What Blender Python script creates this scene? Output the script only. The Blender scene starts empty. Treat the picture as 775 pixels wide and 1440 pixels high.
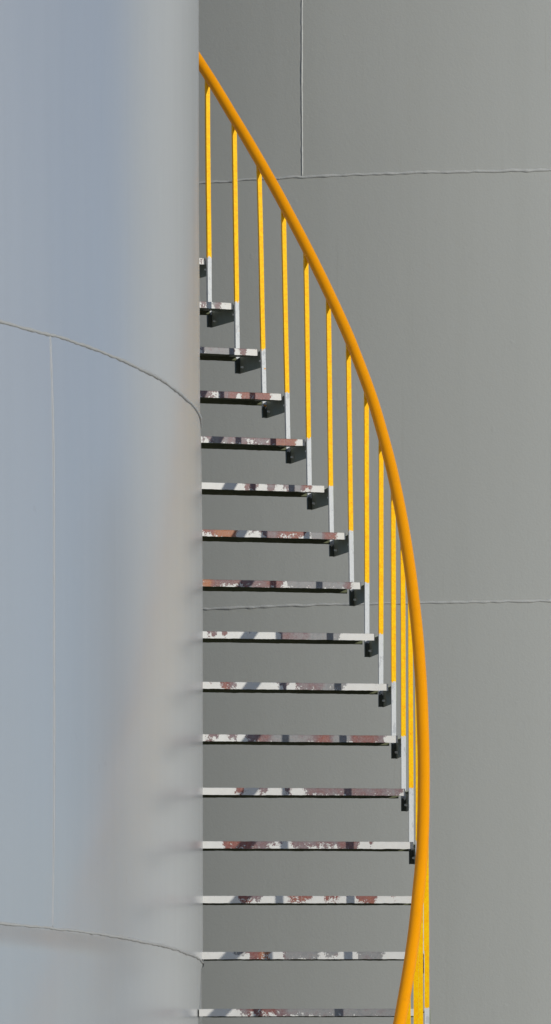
import bpy, bmesh, math, random
from mathutils import Vector, noise
C = bpy.context.scene.collection
S = bpy.context.scene
random.seed(7)
PI = math.pi

# ------------------------------------------------------------------ dimensions (metres)
F_PX, HORIZON, PX_H = 10780.59, 1783.61, 1440.0
R = 10.0                       # near tank radius
CX, CY = -10.33034, 34.275693  # near tank axis
GZ = -1.62                     # ground level (camera at z = 0)
W_T, DTH, K0, Z0, RISE, HR, WR = .969325, .031669, 13.54505, 5.118188, .264945, .950, .99992
SEAM_U = 3.769953              # height of a ring weld; plates are 2.4 m high
NB, NT = 23, -9                # lowest / highest tread index
S_MM = 36.0

# ------------------------------------------------------------------ helpers
def mesh_obj(name, bm, mat, parent=None, loc=(0, 0, 0), rz=0, smooth=False):
    me = bpy.data.meshes.new(name)
    bm.normal_update(); bm.to_mesh(me); bm.free()
    if smooth:
        for p in me.polygons: p.use_smooth = True
    for m in (mat if isinstance(mat, (list, tuple)) else [mat]): me.materials.append(m)
    o = bpy.data.objects.new(name, me); C.objects.link(o)
    o.location = loc; o.rotation_euler = (0, 0, rz)
    if parent: o.parent = parent
    return o

def thing(name, label, cat, loc, group=None, rz=0):
    o = bpy.data.objects.new(name, None); C.objects.link(o)
    o.location = loc; o.rotation_euler = (0, 0, rz)
    o['label'] = label; o['category'] = cat
    if group: o['group'] = group
    o.empty_display_size = .3
    return o

def box(bm, x0, x1, y0, y1, z0, z1, mi=0):
    v = [bm.verts.new((x, y, z)) for x in (x0, x1) for y in (y0, y1) for z in (z0, z1)]
    fs = [(0, 1, 3, 2), (4, 6, 7, 5), (0, 4, 5, 1), (2, 3, 7, 6), (0, 2, 6, 4), (1, 5, 7, 3)]
    out = []
    for f in fs:
        q = bm.faces.new([v[i] for i in f]); q.material_index = mi; out.append(q)
    return out

def tube(bm, pts, rad, seg=12, cap=True):
    """sweep a circle along pts (list of Vectors); rad a number or a list"""
    n = len(pts); rings = []
    up = Vector((0, 0, 1))
    for i, p in enumerate(pts):
        t = (pts[min(i + 1, n - 1)] - pts[max(i - 1, 0)]).normalized()
        a = t.cross(up)
        if a.length < .05: a = t.cross(Vector((1, 0, 0)))
        a.normalize(); b = a.cross(t).normalized()
        r = rad[i] if isinstance(rad, (list, tuple)) else rad
        rings.append([bm.verts.new(p + r * (math.cos(2 * PI * j / seg) * a + math.sin(2 * PI * j / seg) * b)) for j in range(seg)])
    for i in range(n - 1):
        for j in range(seg):
            bm.faces.new((rings[i][j], rings[i][(j + 1) % seg], rings[i + 1][(j + 1) % seg], rings[i + 1][j]))
    if cap:
        bm.faces.new(rings[0][::-1]); bm.faces.new(rings[-1])

def interp(tab, x):
    if x <= tab[0][0]: return tab[0][1]
    for (a, u), (b, v) in zip(tab, tab[1:]):
        if x <= b:
            t = (x - a) / (b - a); return u + (v - u) * t
    return tab[-1][1]

# ------------------------------------------------------------------ materials
class NT_:
    def __init__(s, name):
        s.m = bpy.data.materials.new(name); s.m.use_nodes = True
        s.t = s.m.node_tree; s.b = s.t.nodes['Principled BSDF']
    def n(s, typ, **kw):
        o = s.t.nodes.new(typ)
        for k, v in kw.items():
            if k.startswith('i_'):
                key = k[2:].replace('_', ' ')
                o.inputs[key].default_value = v
            else: setattr(o, k, v)
        return o
    def l(s, a, b): s.t.links.new(a, b)
    def noise(s, vec, scale, detail=4, rough=.5, dist=0):
        o = s.n('ShaderNodeTexNoise'); o.inputs['Scale'].default_value = scale
        o.inputs['Detail'].default_value = detail; o.inputs['Roughness'].default_value = rough
        o.inputs['Distortion'].default_value = dist
        if vec is not None: s.l(vec, o.inputs['Vector'])
        return o.outputs['Fac']
    def scalev(s, vec, x, y, z):
        o = s.n('ShaderNodeMapping'); o.inputs['Scale'].default_value = (x, y, z); s.l(vec, o.inputs['Vector']); return o.outputs[0]
    def ramp(s, fac, stops, mode='LINEAR'):
        o = s.n('ShaderNodeValToRGB'); o.color_ramp.interpolation = mode
        e = o.color_ramp.elements
        while len(e) < len(stops): e.new(.5)
        for i, (p, c) in enumerate(stops):
            e[i].position = p; e[i].color = (c, c, c, 1) if isinstance(c, (int, float)) else (*c, 1)
        s.l(fac, o.inputs[0]); return o.outputs[0]
    def mix(s, fac, a, b, typ='MIX'):
        o = s.n('ShaderNodeMix', data_type='RGBA', blend_type=typ)
        for sock, v in ((o.inputs[0], fac), (o.inputs[6], a), (o.inputs[7], b)):
            if isinstance(v, (int, float)): sock.default_value = v
            elif isinstance(v, tuple): sock.default_value = (*v, 1)
            else: s.l(v, sock)
        return o.outputs[2]
    def math(s, op, a, b=None, c=None):
        o = s.n('ShaderNodeMath', operation=op)
        for i, v in enumerate((a, b, c)):
            if v is None: continue
            if isinstance(v, (int, float)): o.inputs[i].default_value = v
            else: s.l(v, o.inputs[i])
        return o.outputs[0]
    def bump(s, h, strength, dist, normal=None):
        o = s.n('ShaderNodeBump'); o.inputs['Strength'].default_value = strength; o.inputs['Distance'].default_value = dist
        s.l(h, o.inputs['Height'])
        if normal is not None: s.l(normal, o.inputs['Normal'])
        return o.outputs[0]
    def set(s, **kw):
        for k, v in kw.items():
            k = k.replace('_', ' ')
            if isinstance(v, tuple): v = (*v, 1) if len(v) == 3 else v
            if hasattr(v, 'is_linked') or hasattr(v, 'links'): s.l(v, s.b.inputs[k])
            else: s.b.inputs[k].default_value = v

def shell_mat(name, base, rough, coat, streak):
    m = NT_(name)
    ob = m.n('ShaderNodeTexCoord').outputs['Object']
    big = m.noise(m.scalev(ob, .35, .35, .18), 1.0, 3)
    col = m.mix(m.ramp(big, [(.3, 0.), (.7, 1.)]), tuple(c * .955 for c in base), tuple(c * 1.035 for c in base))
    vs = m.noise(m.scalev(ob, 7, 7, .22), 1.0, 5, .6)              # faint vertical rain streaks
    col = m.mix(m.math('MULTIPLY', m.ramp(vs, [(.45, 0.), (.75, 1.)]), streak), col, (base[0] * .80, base[1] * .80, base[2] * .77))
    sp = m.noise(ob, 9.0, 4, .6)
    col = m.mix(m.math('MULTIPLY', m.ramp(sp, [(.70, 0.), (.74, 1.)]), .10), col, (.25, .20, .15))
    dr = m.noise(m.scalev(ob, 26, 26, .5), 1.0, 4, .6)
    col = m.mix(m.math('MULTIPLY', m.ramp(dr, [(.66, 0.), (.74, 1.)]), streak * 1.2), col, (base[0] * .72, base[1] * .70, base[2] * .64))
    m.set(Base_Color=col)
    rr = m.ramp(m.noise(m.scalev(ob, 3, 3, .5), 1.0, 3), [(.3, rough * .9), (.7, rough * 1.15)])
    m.set(Roughness=rr, Specular_IOR_Level=.5)
    if coat: m.set(Coat_Weight=coat, Coat_IOR=1.85, Coat_Roughness=.2)
    pt = m.noise(m.scalev(ob, 1, 1, 1), 75.0, 3, .6)               # roller texture of the paint
    wv = m.noise(m.scalev(ob, .9, .9, .45), 1.0, 2, .4)            # plate not quite flat
    lump = m.ramp(m.noise(ob, 14.0, 2, .5), [(.72, 0.), (.80, 1.)])
    n1 = m.bump(wv, 1.0, .0055)
    pt2 = m.noise(m.scalev(ob, 1, 1, .6), 22.0, 3, .6)
    n1b = m.bump(pt2, .5, .0012 if coat else .0008, n1)
    n2 = m.bump(pt, .45, .0016 if coat else .0018, n1b)
    n3 = m.bump(lump, .25, .002, n2)
    m.set(Normal=n3)
    return m, n1, ob
_near, _, _o = shell_mat('near_tank_paint', (.412, .420, .418), .40, 1.0, .14)
M_near = _near.m
_far, _, _o = shell_mat('far_tank_paint', (.40, .403, .368), .5, 0, .16)
M_far = _far.m

def simple(name, col, rough=.5, spec=.5, metal=0, bump=None, var=.08, scale=20):
    m = NT_(name); ob = m.n('ShaderNodeTexCoord').outputs['Object']
    f = m.noise(ob, scale, 4, .6)
    m.set(Base_Color=m.mix(f, tuple(c * (1 - var) for c in col), tuple(min(1, c * (1 + var)) for c in col)), Roughness=rough, Specular_IOR_Level=spec, Metallic=metal)
    if bump: m.set(Normal=m.bump(m.noise(ob, bump[0], 4, .6), 1.0, bump[1]))
    return m.m
M_weld = simple('near_weld_paint', (.39, .39, .365), .7, bump=(160, .0015))
M_weldv = simple('near_upright_weld_paint', (.35, .36, .36), .42, bump=(160, .0015))
M_weld2 = simple('far_weld_paint', (.46, .46, .43), .6, bump=(120, .0015))
M_bolt = simple('bright_bolt', (.85, .85, .82), .3)
M_concrete = simple('concrete', (.30, .29, .27), .9, bump=(30, .01), var=.2)
M_bracket = simple('bracket_grey_green_paint', (.25, .265, .205), .6, bump=(90, .001), var=.25, scale=40)

# rail: orange-yellow gloss
def rail_mat():
    m = NT_('rail_yellow_paint'); ob = m.n('ShaderNodeTexCoord').outputs['Object']
    c = m.mix(m.noise(ob, 5, 4, .6), (.93, .335, .0), (1.0, .38, .001))
    chips = m.ramp(m.noise(ob, 60, 3, .6), [(.76, 0.), (.79, 1.)])
    c = m.mix(m.math('MULTIPLY', chips, .5), c, (.45, .12, .01))
    gr = m.ramp(m.noise(ob, 14, 5, .7), [(.55, 0.), (.72, .22)])
    c = m.mix(gr, c, (.62, .20, .01))
    m.set(Base_Color=c, Roughness=.5, Specular_IOR_Level=.12, Normal=m.bump(m.noise(ob, 90, 3, .5), .5, .0015))
    return m.m
M_rail = rail_mat()

# posts: white below the tread, yellow above it, object z = 0 at the joint of the two coats
def post_mat():
    m = NT_('post_two_tone_paint'); tc = m.n('ShaderNodeTexCoord').outputs['Object']
    sep = m.n('ShaderNodeSeparateXYZ'); m.l(tc, sep.inputs[0])
    rnd = m.n('ShaderNodeObjectInfo').outputs['Random']
    off = m.n('ShaderNodeCombineXYZ'); m.l(m.math('MULTIPLY', rnd, 37.0), off.inputs[2])
    add = m.n('ShaderNodeVectorMath', operation='ADD'); m.l(tc, add.inputs[0]); m.l(off.outputs[0], add.inputs[1])
    v = add.outputs[0]
    edge = m.math('ADD', sep.outputs[2], m.math('MULTIPLY', m.math('SUBTRACT', m.noise(m.scalev(v, 1, 1, .4), 90, 4, .7), .5), .05))
    isy = m.math('GREATER_THAN', edge, 0.0)
    yel = m.mix(m.ramp(m.noise(v, 75, 4, .8), [(.33, 0.), (.62, 1.)]), (.97, .42, .0), (1.0, .62, .001))
    chip = m.math('MULTIPLY', m.ramp(m.noise(v, 85, 3, .6), [(.66, 0.), (.70, 1.)]), .55)
    yel = m.mix(chip, yel, (.72, .20, .01))
    wht = m.mix(m.noise(v, 30, 4, .7), (.56, .57, .56), (.68, .69, .67))
    flake = m.math('MULTIPLY', m.ramp(m.noise(m.scalev(v, 1, 1, .5), 42, 4, .7), [(.56, 0.), (.60, 1.)]), .55)
    wht = m.mix(flake, wht, (.38, .39, .40))
    blob = m.ramp(m.noise(v, 22, 2, .5), [(.735, 0.), (.75, 1.)])
    wht = m.mix(blob, wht, (.70, .33, .06))
    foot = m.math('LESS_THAN', edge, -(RISE + .022))              # shade of the bracket plate on the foot, put into the colour
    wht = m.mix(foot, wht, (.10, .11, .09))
    m.set(Base_Color=m.mix(isy, wht, yel), Roughness=.5, Specular_IOR_Level=.12, Normal=m.bump(m.noise(v, 130, 4, .7), .45, .003))
    return m.m
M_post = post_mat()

# treads: white paint flaking off grey-purple primer, red primer and rust.
# The mesh carries what each stretch of the edge shows: attribute wear = (share bare, undercoat, -)
def tread_mat():
    m = NT_('flaking_tread_paint'); tc = m.n('ShaderNodeTexCoord').outputs['Object']
    rnd = m.n('ShaderNodeObjectInfo').outputs['Random']
    sep = m.n('ShaderNodeSeparateXYZ'); m.l(tc, sep.inputs[0])
    off = m.n('ShaderNodeCombineXYZ'); m.l(m.math('MULTIPLY', rnd, 53.0), off.inputs[1])
    add = m.n('ShaderNodeVectorMath', operation='ADD'); m.l(tc, add.inputs[0]); m.l(off.outputs[0], add.inputs[1])
    v = add.outputs[0]
    at = m.n('ShaderNodeAttribute', attribute_name='wear'); sc = m.n('ShaderNodeSeparateColor'); m.l(at.outputs['Color'], sc.inputs[0])
    cov, hue = sc.outputs[0], sc.outputs[1]
    n = m.math('SUBTRACT', m.noise(v, 48, 5, .72), .5)
    n2 = m.math('SUBTRACT', m.noise(v, 200, 3, .6), .5)
    top = m.math('MULTIPLY', m.math('ADD', sep.outputs[2], .016), 9.0)   # flakes start at the top edge
    f = m.math('ADD', cov, m.math('MULTIPLY', n, 1.9))
    f = m.math('ADD', f, m.math('MULTIPLY', n2, .55))
    f = m.math('ADD', f, top)
    bare = m.ramp(f, [(.49, 0.), (.53, 1.)])
    hn = m.math('ADD', hue, m.math('MULTIPLY', m.math('SUBTRACT', m.noise(v, 26, 4, .65), .5), .6))
    under = m.ramp(hn, [(.0, (.13, .135, .14)), (.22, (.22, .225, .22)), (.38, (.17, .115, .12)), (.52, (.16, .065, .06)), (.68, (.21, .052, .035)), (.9, (.33, .11, .03))])
    grit = m.noise(v, 160, 4, .7)
    under = m.mix(m.ramp(grit, [(.40, 0.), (.68, .38)]), under, (.34, .29, .27))
    white = m.mix(m.noise(v, 22, 4, .6), (.56, .55, .51), (.67, .66, .62))
    col = m.mix(bare, white, under)
    hgt = m.math('MULTIPLY', bare, -1.0)
    m.set(Base_Color=col, Roughness=.55, Normal=m.bump(m.noise(v, 220, 3, .7), .5, .001, m.bump(hgt, .6, .001)))
    return m.m
M_tread = tread_mat()
# soffit: a mottled dark olive, separate from the tread paint
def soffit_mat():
    m = NT_('dark_soffit'); tc = m.n('ShaderNodeTexCoord').outputs['Object']
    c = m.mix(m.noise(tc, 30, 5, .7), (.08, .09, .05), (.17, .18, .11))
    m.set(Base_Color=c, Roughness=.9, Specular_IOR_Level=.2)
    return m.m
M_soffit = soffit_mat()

def ground_mat():
    m = NT_('gravel_yard'); ob = m.n('ShaderNodeTexCoord').outputs['Object']
    c = m.mix(m.noise(ob, .6, 6, .6), (.17, .16, .14), (.26, .25, .22))
    c = m.mix(m.noise(ob, 60, 3, .6), c, (.20, .19, .17), 'MIX')
    m.set(Base_Color=c, Roughness=.95, Normal=m.bump(m.noise(ob, 60, 3, .6), 1.0, .01))
    return m.m

# ------------------------------------------------------------------ ground
bm = bmesh.new(); bmesh.ops.create_circle(bm, cap_ends=True, segments=96, radius=3000)
g = mesh_obj('ground', bm, ground_mat(), loc=(0, 0, GZ)); g['kind'] = 'structure'

# ------------------------------------------------------------------ tanks
def ring_profile_near(z):
    """how far the plates stand out of true (m) at height z above camera"""
    px = HORIZON - z * F_PX / (CY + .1)
    tab = [(-400, -.014), (0, -.0135), (300, -.0130), (400, -.0095), (565, -.0078), (600, -.0050), (640, -.0015), (750, .0030), (850, .0045), (1300, .0050), (1358, .0050), (1364, -.0015), (1500, -.0015)]
    return interp(tab, px)

def shell(name, mat, parent, rad, z0, z1, prof, peaks=(), segs=560):
    bm = bmesh.new(); zs = []
    z = z0
    while z < z1 - 1e-6: zs.append(z); z += .10
    zs.append(z1)
    # a crisp little step where the lowest course is set back
    extra = [HORIZON - 1357.5, HORIZON - 1364.5]
    if prof: zs += [e * (CY + .1) / F_PX for e in extra]
    zs = sorted(zs); rows = []
    for z in zs:
        row = []
        for i in range(segs):
            a = 2 * PI * i / segs
            r = rad + (prof(z) if prof else 0)
            for (pa, pz0, pz1, amp_) in peaks:
                if pz0 <= z <= pz1:
                    e = max(0, min(1, min(z - pz0, pz1 - z) / .45)); amp = amp_ * e * e * (3 - 2 * e)
                    d = abs((a - pa + PI) % (2 * PI) - PI) * rad
                    r += amp * math.exp(-d / .35)
            row.append(bm.verts.new((r * math.cos(a), r * math.sin(a), z)))
        rows.append(row)
    for u, v in zip(rows, rows[1:]):
        for i in range(segs):
            j = (i + 1) % segs; bm.faces.new((u[i], u[j], v[j], v[i]))
    return mesh_obj(name, bm, mat, parent, smooth=True)

def peak_at(z, z0, z1, a):
    e = max(0, min(1, min(z - z0, z1 - z) / .45)); return a * e * e * (3 - 2 * e)

def wob(seed, s):
    return noise.noise(Vector((s, seed * 7.3, 1.7)))

def ring_weld(parent, mat, rad, z, seed, a0=0, a1=2 * PI, dz=None, bead=.0055, step=.012):
    bm = bmesh.new(); n = int((a1 - a0) * rad / step); pts = []; rr = []
    for i in range(n + 1):
        a = a0 + (a1 - a0) * i / n; s = a * rad
        zz = z + (dz(a) if dz else 0) + .0035 * wob(seed, s * .9) + .0030 * wob(seed + 3, s * 6) + .0024 * wob(seed + 4, s * 28)
        rr.append(bead * (1 + .45 * wob(seed + 1, s * 22) + .5 * max(0, wob(seed + 2, s * 2.1)) + .9 * max(0, wob(seed + 5, s * 11) - .45)))
        pts.append(Vector((rad * math.cos(a), rad * math.sin(a), zz)))
    tube(bm, pts, rr, 8)
    return mesh_obj('weld_seam', bm, mat, parent, smooth=True)

def line_weld(parent, mat, rad, a, z0, z1, seed, prof=None, bead=.0045, amp=0):
    bm = bmesh.new(); n = int((z1 - z0) / .012); pts = []; rr = []
    for i in range(n + 1):
        z = z0 + (z1 - z0) * i / n
        aa = a + (.002 * wob(seed, z * 5) + .0012 * wob(seed + 4, z * 25) + .004 * math.sin((z - z0) / (z1 - z0) * PI) * amp) / rad
        r = rad + (prof(z) if prof else 0) + .0005
        pts.append(Vector((r * math.cos(aa), r * math.sin(aa), z))); rr.append(bead * (1 + .45 * wob(seed + 1, z * 26)))
    tube(bm, pts, rr, 8)
    return mesh_obj('weld_seam', bm, mat, parent, smooth=True)

# -- near tank
TOP = SEAM_U + 2.4 * 3
near = thing('storage_tank', 'near pale grey glossy cylindrical steel tank filling the left side, with the stair on it', 'tank', (CX, CY, 0))
near.location = (CX, CY, GZ)
def up(o):            # shapes above are drawn with z measured from camera height
    o.location.z -= GZ; return o
BASE_Z = SEAM_U - 2.4 * 2
PEAK = -.3404
up(shell('shell', M_near, near, R, BASE_Z, TOP, ring_profile_near, [(PEAK, SEAM_U - 2.4, SEAM_U, .006)]))
SU = [(-0.60, 0), (-0.3934, -0.0083), (-0.3661, -0.0069), (-0.3384, -0.0012), (-0.3204, 0.002), (-0.2713, 0.001), (-0.2281, -0.0015), (-0.175, 0.004), (-0.1406, 0.0012), (-0.0952, .002), (-.05, .010), (0, .014), (.2, .014)]
SL = [(-0.6, 0), (-0.3934, 0), (-0.3204, 0.0035), (-0.2285, 0.0016), (-0.1757, -0.0013), (-0.1406, -0.0035), (-0.0952, -0.0065), (0, -.006), (.2, 0)]
def wrap(tab): return lambda a: interp(tab, (a + PI) % (2 * PI) - PI)
for j, (z, tab) in enumerate([(SEAM_U - 2.4, SL), (SEAM_U, SU), (SEAM_U + 2.4, None), (SEAM_U + 4.8, None)]):
    up(ring_weld(near, M_weld, R + ring_profile_near(z) - .001, z, j + 1, -PI, PI, wrap(tab) if tab else None, .0072 if j else .0060))
for c in range(5):
    z0, z1 = SEAM_U - 4.8 + 2.4 * c, SEAM_U - 2.4 + 2.4 * c
    base = {0: .08, 1: PEAK, 2: .20, 3: .12, 4: .2}[c]
    for q in range(9):
        up(line_weld(near, M_weldv, R, base + q * 2 * PI / 9, z0 + .006, z1 - .006, 20 + c * 11 + q, (lambda z: ring_profile_near(z) - .0012 + (peak_at(z, SEAM_U - 2.4, SEAM_U, .006) if c == 1 and q == 0 else 0)), .0045, 1.5 if c == 1 and q == 0 else 0))
def roof(parent, mat, rad, z, h):
    bm = bmesh.new(); n = 160
    prev = None
    for (r, dz) in ((rad - .004, 0.0), (rad + .06, .0), (rad + .06, .05), (rad * .66, h * .34), (rad * .33, h * .67), (.3, h)):
        row = [bm.verts.new((r * math.cos(2 * PI * i / n), r * math.sin(2 * PI * i / n), z + dz)) for i in range(n)]
        if prev:
            for i in range(n): bm.faces.new((prev[i], prev[(i + 1) % n], row[(i + 1) % n], row[i]))
        prev = row
    bm.faces.new(prev)
    return mesh_obj('roof', bm, mat, parent)
up(roof(near, M_near, R, TOP, .9))
def plinth(parent, rad, z1):
    bm = bmesh.new(); n = 160; rows = []
    for (r, z) in ((rad, z1), (rad, 0), ):
        rows.append([bm.verts.new((r * math.cos(2 * PI * i / n), r * math.sin(2 * PI * i / n), z)) for i in range(n)])
    for i in range(n): bm.faces.new((rows[1][i], rows[1][(i + 1) % n], rows[0][(i + 1) % n], rows[0][i]))
    bm.faces.new(rows[0])
    return mesh_obj('plinth', bm, M_concrete, parent)
plinth(near, R + .35, BASE_Z - GZ)

# -- far tank
FR, FX, FY, FSEAM = 5.5, 1.9359, 48.1576, 3.71435
far = thing('storage_tank', 'matt darker grey cylindrical steel tank standing behind the stair, filling the right side', 'tank', (FX, FY, GZ))
FTOP = FSEAM + 2.4 * 3; FBASE = FSEAM - 2.4 * 2
def far_angle(px):   # angle on the far shell met by the picture column px, for placing its upright weld
    u = (px - 387.5) / F_PX; a = u * u + 1; b = -2 * (u * FX + FY); c = FX * FX + FY * FY - FR * FR
    t = (-b - math.sqrt(b * b - 4 * a * c)) / (2 * a); return math.atan2(t - FY, u * t - FX)
VA = far_angle(425.2)
up(shell('shell', M_far, far, FR, FBASE, FTOP, None, [(VA % (2 * PI), FSEAM + 2.4, FSEAM + 4.8, .006)], 480))
for j in range(-1, 3):
    up(ring_weld(far, M_weld2, FR - .001, FSEAM + 2.4 * j, 60 + j, -PI, PI, lambda a: .0035 * wob(77, a * FR * 17) + .003 * max(0, wob(79, a * FR * 7)), .0078))
for c in range(5):
    z0 = FBASE + 2.4 * c
    base = VA if c == 3 else VA + (.55 if c % 2 else .42)
    for q in range(6):
        up(line_weld(far, M_weld2, FR, base + q * 2 * PI / 6, z0 + .006, z0 + 2.394, 90 + c * 11 + q, (lambda z: peak_at(z, FSEAM + 2.4, FSEAM + 4.8, .006) - .001 if c == 3 and q == 0 else 0), .0042))
up(roof(far, M_far, FR, FTOP, .7)); plinth(far, FR + .35, FBASE - GZ)

# -- added dark stack out of view, put in only to make a blurred streak in the gloss of the near tank
M_added_pillar = simple('added_pillar_blue_grey', (.02, .035, .065), .7, bump=(20, .002))
pillar = thing('added_streak_pillar', 'added dark blue-grey stack out of view, only for its streak in the near tank', 'pillar', (13.75, 55.1, GZ))
def lathe(bm, prof, n=48):
    prev = None
    for r, z in prof:
        row = [bm.verts.new((r * math.cos(2 * PI * i / n), r * math.sin(2 * PI * i / n), z)) for i in range(n)]
        if prev:
            for i in range(n): bm.faces.new((prev[i], prev[(i + 1) % n], row[(i + 1) % n], row[i]))
        prev = row
    bm.faces.new(prev)
bm = bmesh.new(); lathe(bm, [(1.2, .25), (1.2, 7.1)]); mesh_obj('added_pillar_shaft', bm, M_added_pillar, pillar, smooth=False)
bm = bmesh.new(); lathe(bm, [(1.28, 7.1), (1.28, 7.2), (1.5, 7.3), (.1, 7.9)]); mesh_obj('added_pillar_cap', bm, M_added_pillar, pillar)
bm = bmesh.new(); lathe(bm, [(1.6, 0), (1.6, .25), (1.19, .25)]); mesh_obj('base', bm, M_concrete, pillar)

# ------------------------------------------------------------------ staircase
stair = thing('spiral_staircase', 'curved open steel staircase with yellow handrail and flaking white treads winding round the near tank', 'staircase', (CX, CY, GZ))
DZ = {1: -.0025, 2: -.0088, 3: -.0021, 4: .0013, 5: .0053, 6: .0100, 7: .0058, 8: -.0022, 9: .0001, 10: -.0016, 11: -.0036, 12: -.0017}
DW = {1: .003, 2: -.0008, 3: .0004, 4: .003, 5: -.0035, 6: .0098, 7: .0042, 8: -.002, 9: .0015, 10: -.0038, 11: -.0092, 12: .0006}
DP = {0: -.0094, 1: -.0071, 2: -.003, 3: -.003, 4: -.0075, 5: .0011, 6: .0075, 7: .0032, 8: -.0011, 9: -.0014, 10: -.0059, 11: -.01, 12: -.010, 13: -.006, 14: .002, 15: .008, 16: -.002, 17: .005, 18: .007}
LEAN = {0: 3, 1: 5, 2: 7.5, 3: 6.5, 4: 5, 5: 4, 6: 4.5, 7: .8, 8: -.5, 9: .5, 10: 1, 11: 1.2}
DR = [(-.8, -.030), (0.21, -0.033), (1.06, -0.0382), (1.91, -0.0367), (3.28, -0.031), (4.58, -0.0193), (6.0, -0.0038), (7.35, 0.0043), (8.77, 0.0011), (10.06, -0.006), (11.33, -0.0117), (12.56, -0.0139), (13.76, -0.0126), (14.93, -0.006), (16.08, 0.004), (16.83, 0.0056), (17.45, 0.0102), (18.05, 0.0128), (18.65, 0.0155), (19.01, 0.018), (21, .018)]
def th(k): return (K0 - k) * DTH
def tz(k): return Z0 - k * RISE + DZ.get(k, 0)

# undercoat seen on each tread: (from, to, kind, share) in picture columns of the front edge
P, Gy, Rd, O = .40, .20, .68, .92
WEAR = {
 0: [(280, 286, P, .3)],
 1: [(281, 294, P, .55), (300, 304, Gy, .8), (304, 311, P, .85)],
 2: [(281, 285, P, .5), (286, 330, Gy, 1), (333, 348, .5, .75)],
 3: [(281, 293, P, 1), (293, 315, P, .45), (315, 322, P, 1), (322, 333, Rd, 1), (337, 354, Rd, .85), (356, 382, Rd, .95)],
 4: [(281, 300, P, .45), (300, 320, .3, 1), (320, 346, P, .85), (346, 360, P, .5), (360, 385, P, .75), (385, 393, Rd, .9), (393, 416, .75, 1)],
 5: [(343, 362, .5, .75), (374, 388, P, .75), (396, 408, P, .65), (408, 425, Gy, .9), (425, 440, Rd, .5)],
 6: [(284, 302, Rd, .55), (302, 333, O, 1), (348, 360, P, .35), (367, 391, P, .9), (391, 432, Rd, .72), (438, 455, Gy, 1), (455, 474, Rd, .95)],
 7: [(284, 299, O, 1), (299, 345, .5, .65), (345, 372, P, .8), (372, 400, .55, .8), (404, 461, Gy, .92), (461, 485, Gy, .9), (485, 497, .5, .95)],
 8: [(290, 306, P, .5), (313, 320, .5, .6), (346, 352, P, .45), (393, 413, P, 1), (413, 438, .3, .95), (438, 466, Gy, 1), (466, 480, Gy, .75)],
 9: [(312, 322, Rd, .8), (322, 334, P, .65), (390, 406, P, .6), (416, 452, P, .95), (452, 487, Gy, .8)],
 10: [(284, 310, P, .4), (320, 335, P, .45), (345, 360, P, .8), (360, 382, .5, .95), (382, 411, Gy, 1), (411, 443, .3, 1), (443, 467, .62, .9), (467, 493, Gy, 1), (493, 530, .62, 1), (530, 541, P, .9)],
 11: [(330, 345, Rd, .7), (363, 380, P, .5), (400, 412, P, .5), (428, 500, P, .88), (500, 566, P, .9)],
 12: [(313, 352, Rd, .78), (352, 378, P, .9), (378, 400, P, .3), (410, 430, P, .8), (430, 475, P, .55), (475, 505, .5, .95), (519, 526, .5, .45)],
 13: [(333, 350, Rd, .6), (351, 370, P, .4), (405, 440, Rd, .42), (455, 478, Rd, .5), (501, 530, Rd, .68), (550, 556, Rd, .5)],
 14: [(330, 345, Gy, .4), (349, 365, .6, .95), (365, 382, O, .58), (397, 404, P, .9), (404, 450, Gy, .85), (455, 470, Gy, .5), (470, 475, Gy, .8), (503, 541, Gy, 1)],
 15: [(335, 350, P, .8), (350, 390, .6, .6), (390, 405, P, .9), (405, 450, Gy, .68), (450, 490, Gy, .9), (490, 562, Gy, 1)],
}
def col_to_r(k, px):
    u = (px - 387.5) / F_PX; t = th(k); c, s = math.cos(t), math.sin(t)
    return (u * CY - CX) / (c - u * s) - R

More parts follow.
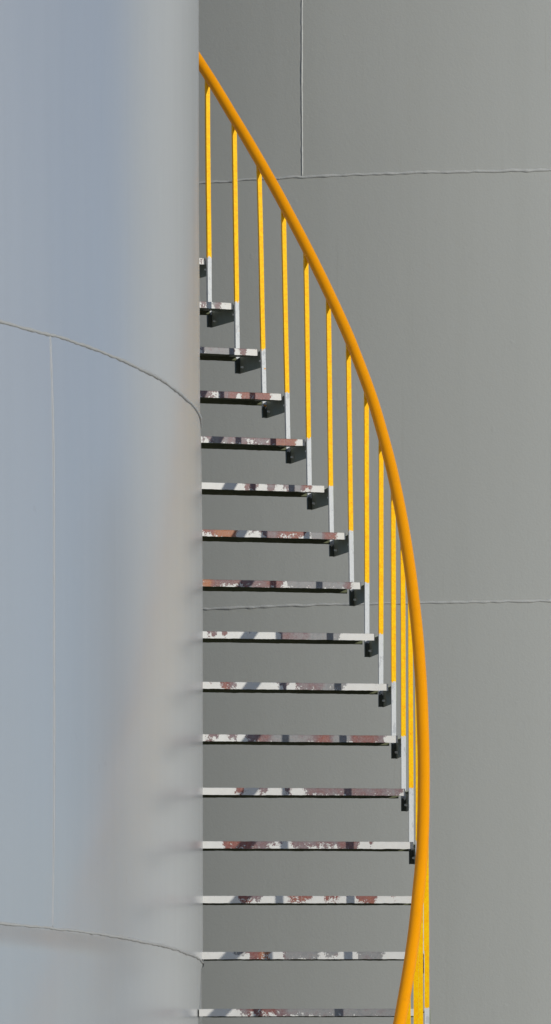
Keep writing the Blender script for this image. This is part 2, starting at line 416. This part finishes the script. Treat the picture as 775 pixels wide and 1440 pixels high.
def make_tread(k):
    w = W_T + DW.get(k, 0); bm = bmesh.new()
    cl = bm.loops.layers.float_color.new('wear')
    segs = []
    if k in WEAR:
        for a, b, h, c in WEAR[k]: segs.append((col_to_r(k, a), col_to_r(k, b), h, c))
    else:
        rg = random.Random(k * 17 + 3); x = rg.uniform(.05, .2)
        while x < w - .12:
            l = rg.uniform(.04, .2); segs.append((x, min(x + l, w - .08), rg.choice([P, P, Gy, .5, Rd]), rg.uniform(.45, 1))); x += l + rg.choice([0, 0, .06, .12])
    def wear1(x):
        x += .006 * wob(k + 31, x * 40) + .004 * wob(k + 33, x * 110)
        for a, b, h, c in segs:
            if a <= x < b: return (.29 + .56 * c, h)
        h = min(segs, key=lambda q: min(abs(q[0] - x), abs(q[1] - x)))[2] if segs else .4
        return (.06, h)
    def wear(x):
        s5 = [wear1(x + d) for d in (-.012, -.006, 0, .006, .012)]
        return (sum(q[0] for q in s5) / 5, sum(q[1] for q in s5) / 5, 0, 1)
    N = 150; T = .005; FD = .0325; BD = .0265; DEP = .315
    rg = random.Random(k + 900)
    xs = [.004 + (w - .004) * i / N for i in range(N + 1)]
    rows = []
    for i, x in enumerate(xs):
        jag = .0010 * wob(k, x * 30) + .0016 * max(0, wob(k + 40, x * 9)) + .0009 * wob(k + 60, x * 90)
        jb = .0014 * wob(k + 80, x * 14) + .001 * wob(k + 81, x * 60)
        e = .0007 * wob(k + 50, x * 45)
        prof = [(0, -FD - jag), (.0015, -.0015 + 0), (.003, 0 + e), (DEP - .003, 0), (DEP, -.003), (DEP, -BD + jb), (DEP - T, -BD + jb), (DEP - T, -T), (T, -T), (T, -FD - jag)]
        prof[1] = (0, -.0022 + e)
        rows.append([bm.verts.new((x, y, z)) for y, z in prof])
    n = 10
    for i in range(N):
        wv = wear((xs[i] + xs[i + 1]) / 2)
        for j in range(n):
            f = bm.faces.new((rows[i][j], rows[i][(j + 1) % n], rows[i + 1][(j + 1) % n], rows[i + 1][j]))
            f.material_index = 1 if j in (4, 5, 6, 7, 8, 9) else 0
            for l in f.loops: l[cl] = wv
    # ends: U-section end faces
    for row, flip in ((rows[0], True), (rows[-1], False)):
        for q in ((0, 1, 8, 9), (1, 2, 3, 4, 7, 8), (4, 5, 6, 7)):
            vs = [row[i] for i in q]
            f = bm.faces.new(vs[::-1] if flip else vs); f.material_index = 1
            for l in f.loops: l[cl] = (.2, .3, 0, 1)
    bmesh.ops.recalc_face_normals(bm, faces=bm.faces)
    t = th(k)
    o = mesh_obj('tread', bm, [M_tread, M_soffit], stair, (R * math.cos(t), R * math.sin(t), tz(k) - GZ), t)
    o['label'] = 'white steel tread with paint flaked down to primer' if k in (8, 9, 11, 13) else 'steel tread edge flaked to grey, red and rust'
    return o

GP = .085
PW, PD = .0212, .0185        # post: width across the tread, depth along the stair
def post_r(k, z):
    """radius of the middle of post k at height z"""
    t = th(k + .03); d = .03 * .348 + PD / 2
    lean = LEAN.get(k, 1.0) / 305.0
    return R + WR + DP.get(k, -.004) - d * math.tan(t) - (.0026 if t > .05 else 0) - lean * (z - tz(k)) / .85 * .8

def make_bracket(k):
    """flat plate outside the posts, from post k to the foot of post k-1, with the clip that carries the tread end"""
    w = W_T + DW.get(k, 0)
    bm = bmesh.new(); n = 8
    z = tz(k) - .04
    r0, r1 = post_r(k, z) + PW / 2 + .0006, post_r(k - 1, z) + PW / 2 + .0006
    t0, t1 = th(k) - .0012, th(k) + DTH * .97 + .0004
    rows = []
    for i in range(n + 1):
        a = t0 + (t1 - t0) * i / n - th(k); ra = r0 + (r1 - r0) * i / n
        rows.append([bm.verts.new((r * math.cos(a) - R, r * math.sin(a), z)) for r, z in ((ra, -.002), (ra + .0055, -.002), (ra + .0055, -GP), (ra, -GP))])
    for i in range(n):
        for j in range(4): bm.faces.new((rows[i][j], rows[i][(j + 1) % 4], rows[i + 1][(j + 1) % 4], rows[i + 1][j]))
    bm.faces.new(rows[0][::-1]); bm.faces.new(rows[-1])
    box(bm, w - .06, r0 - R - .001, .06, .25, -.0115, -.0055)          # clip
    bmesh.ops.recalc_face_normals(bm, faces=bm.faces)
    t = th(k)
    o = mesh_obj('bracket', bm, M_bracket, stair, (R * math.cos(t), R * math.sin(t), tz(k) - GZ), t)
    for q, (da, z) in enumerate(((.0030, -.054), (DTH - .0064, -.058))):
        ra = r0 + (r1 - r0) * da / DTH
        b = bmesh.new()
        bmesh.ops.create_cone(b, cap_ends=True, segments=10, radius1=.0062, radius2=.0045, depth=.012)
        x, y = ra * math.cos(da) - R, ra * math.sin(da)
        for v in b.verts: v.co = Vector((x - .006 - v.co.z, y + v.co.x, z + v.co.y))
        mesh_obj('bolt', b, M_bolt, o)
    return o

def rail_z(kk): return Z0 - kk * RISE + HR
def rail_r(kk): return R + WR + interp(DR, kk)
def make_post(k):
    kp = k + .03
    zt = rail_z(kp); zb = tz(k + 1) - GP + .001 if k + 1 <= NB + 1 else tz(k) - .35
    joint = tz(k) + .001 + .006 * math.sin(k * 2.3)
    bm = bmesh.new(); N = 26; rows = []
    t = th(kp)
    rtop = rail_r(kp)
    for i in range(N + 1):
        z = zb + (zt - zb) * i / N; f = max(0, (z - tz(k)) / (zt - tz(k)))
        rr = post_r(k, z) + .0015 * wob(k + 7, z * 2)
        s = .0012 * wob(k + 17, z * 2.2)
        sw = 1 + .04 * wob(k + 27, z * 19)
        rows.append([bm.verts.new((rr - R + dx, -PD / 2 + dy + s, z - joint)) for dx, dy in ((-PW / 2 * sw, -PD / 2), (PW / 2 * sw, -PD / 2), (PW / 2 * sw, PD / 2), (-PW / 2 * sw, PD / 2))])
    for i in range(N):
        for j in range(4): bm.faces.new((rows[i][j], rows[i][(j + 1) % 4], rows[i + 1][(j + 1) % 4], rows[i + 1][j]))
    bm.faces.new(rows[0][::-1]); bm.faces.new(rows[-1])
    bmesh.ops.bevel(bm, geom=[e for e in bm.edges if abs(e.verts[0].co.z - e.verts[1].co.z) > .005], offset=.0015, segments=1, affect='EDGES')
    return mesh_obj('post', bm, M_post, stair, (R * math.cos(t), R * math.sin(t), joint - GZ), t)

for k in range(NT, NB + 1):
    make_tread(k); make_bracket(k); make_post(k)

bm = bmesh.new(); pts = []; rr = []
n = (NB - NT) * 10
for i in range(n + 1):
    kk = NT - .2 + (NB + .4 - NT) * i / n
    t = th(kk); r = rail_r(kk)
    pts.append(Vector((r * math.cos(t), r * math.sin(t), rail_z(kk) - GZ + .001 * wob(5, kk * .8))))
    rr.append(.0268 * (1 + .012 * wob(6, kk * 1.5)))
tube(bm, pts, rr, 28)
mesh_obj('handrail', bm, M_rail, stair, smooth=True)
# lowest landing foot so the stair stands on the ground
bm = bmesh.new(); t = th(NB)
box(bm, .02, W_T + .05, .0, .30, -(tz(NB) - GZ) + .0, -.034)
mesh_obj('bottom_step', bm, M_concrete, stair, (R * math.cos(t), R * math.sin(t), tz(NB) - GZ), t)

# ------------------------------------------------------------------ sky, sun, camera
AZ, EL = math.radians(42.5), math.radians(13.6)
w = bpy.data.worlds.new('World'); S.world = w; w.use_nodes = True
nt = w.node_tree; sk = nt.nodes.new('ShaderNodeTexSky'); sk.sky_type = 'NISHITA'; sk.sun_disc = False
sk.sun_elevation = EL; sk.sun_rotation = PI - AZ; sk.air_density = .6; sk.dust_density = .05; sk.ozone_density = 3.5
nt.links.new(sk.outputs[0], nt.nodes['Background'].inputs[0]); nt.nodes['Background'].inputs[1].default_value = .10
ld = bpy.data.lights.new('sun', 'SUN'); ld.energy = 3.0; ld.angle = math.radians(.53); ld.color = (1, .965, .90)
lo = bpy.data.objects.new('sun', ld); C.objects.link(lo)
d = Vector((math.sin(AZ) * math.cos(EL), -math.cos(AZ) * math.cos(EL), math.sin(EL)))
lo.rotation_euler = d.to_track_quat('Z', 'Y').to_euler(); lo.location = (20, -20, 15)

cd = bpy.data.cameras.new('camera'); co = bpy.data.objects.new('camera', cd); C.objects.link(co)
cd.sensor_fit = 'VERTICAL'; cd.sensor_height = S_MM; cd.lens = F_PX / PX_H * S_MM
cd.shift_y = (HORIZON - PX_H / 2) / PX_H; cd.clip_start = .5; cd.clip_end = 8000
co.location = (0, 0, 0); co.rotation_euler = (PI / 2, 0, 0)
S.camera = co
vs = S.view_settings
vs.view_transform = 'Standard'; vs.look = 'None'; vs.exposure = 0.0; vs.gamma = 1.0; vs.use_curve_mapping = False
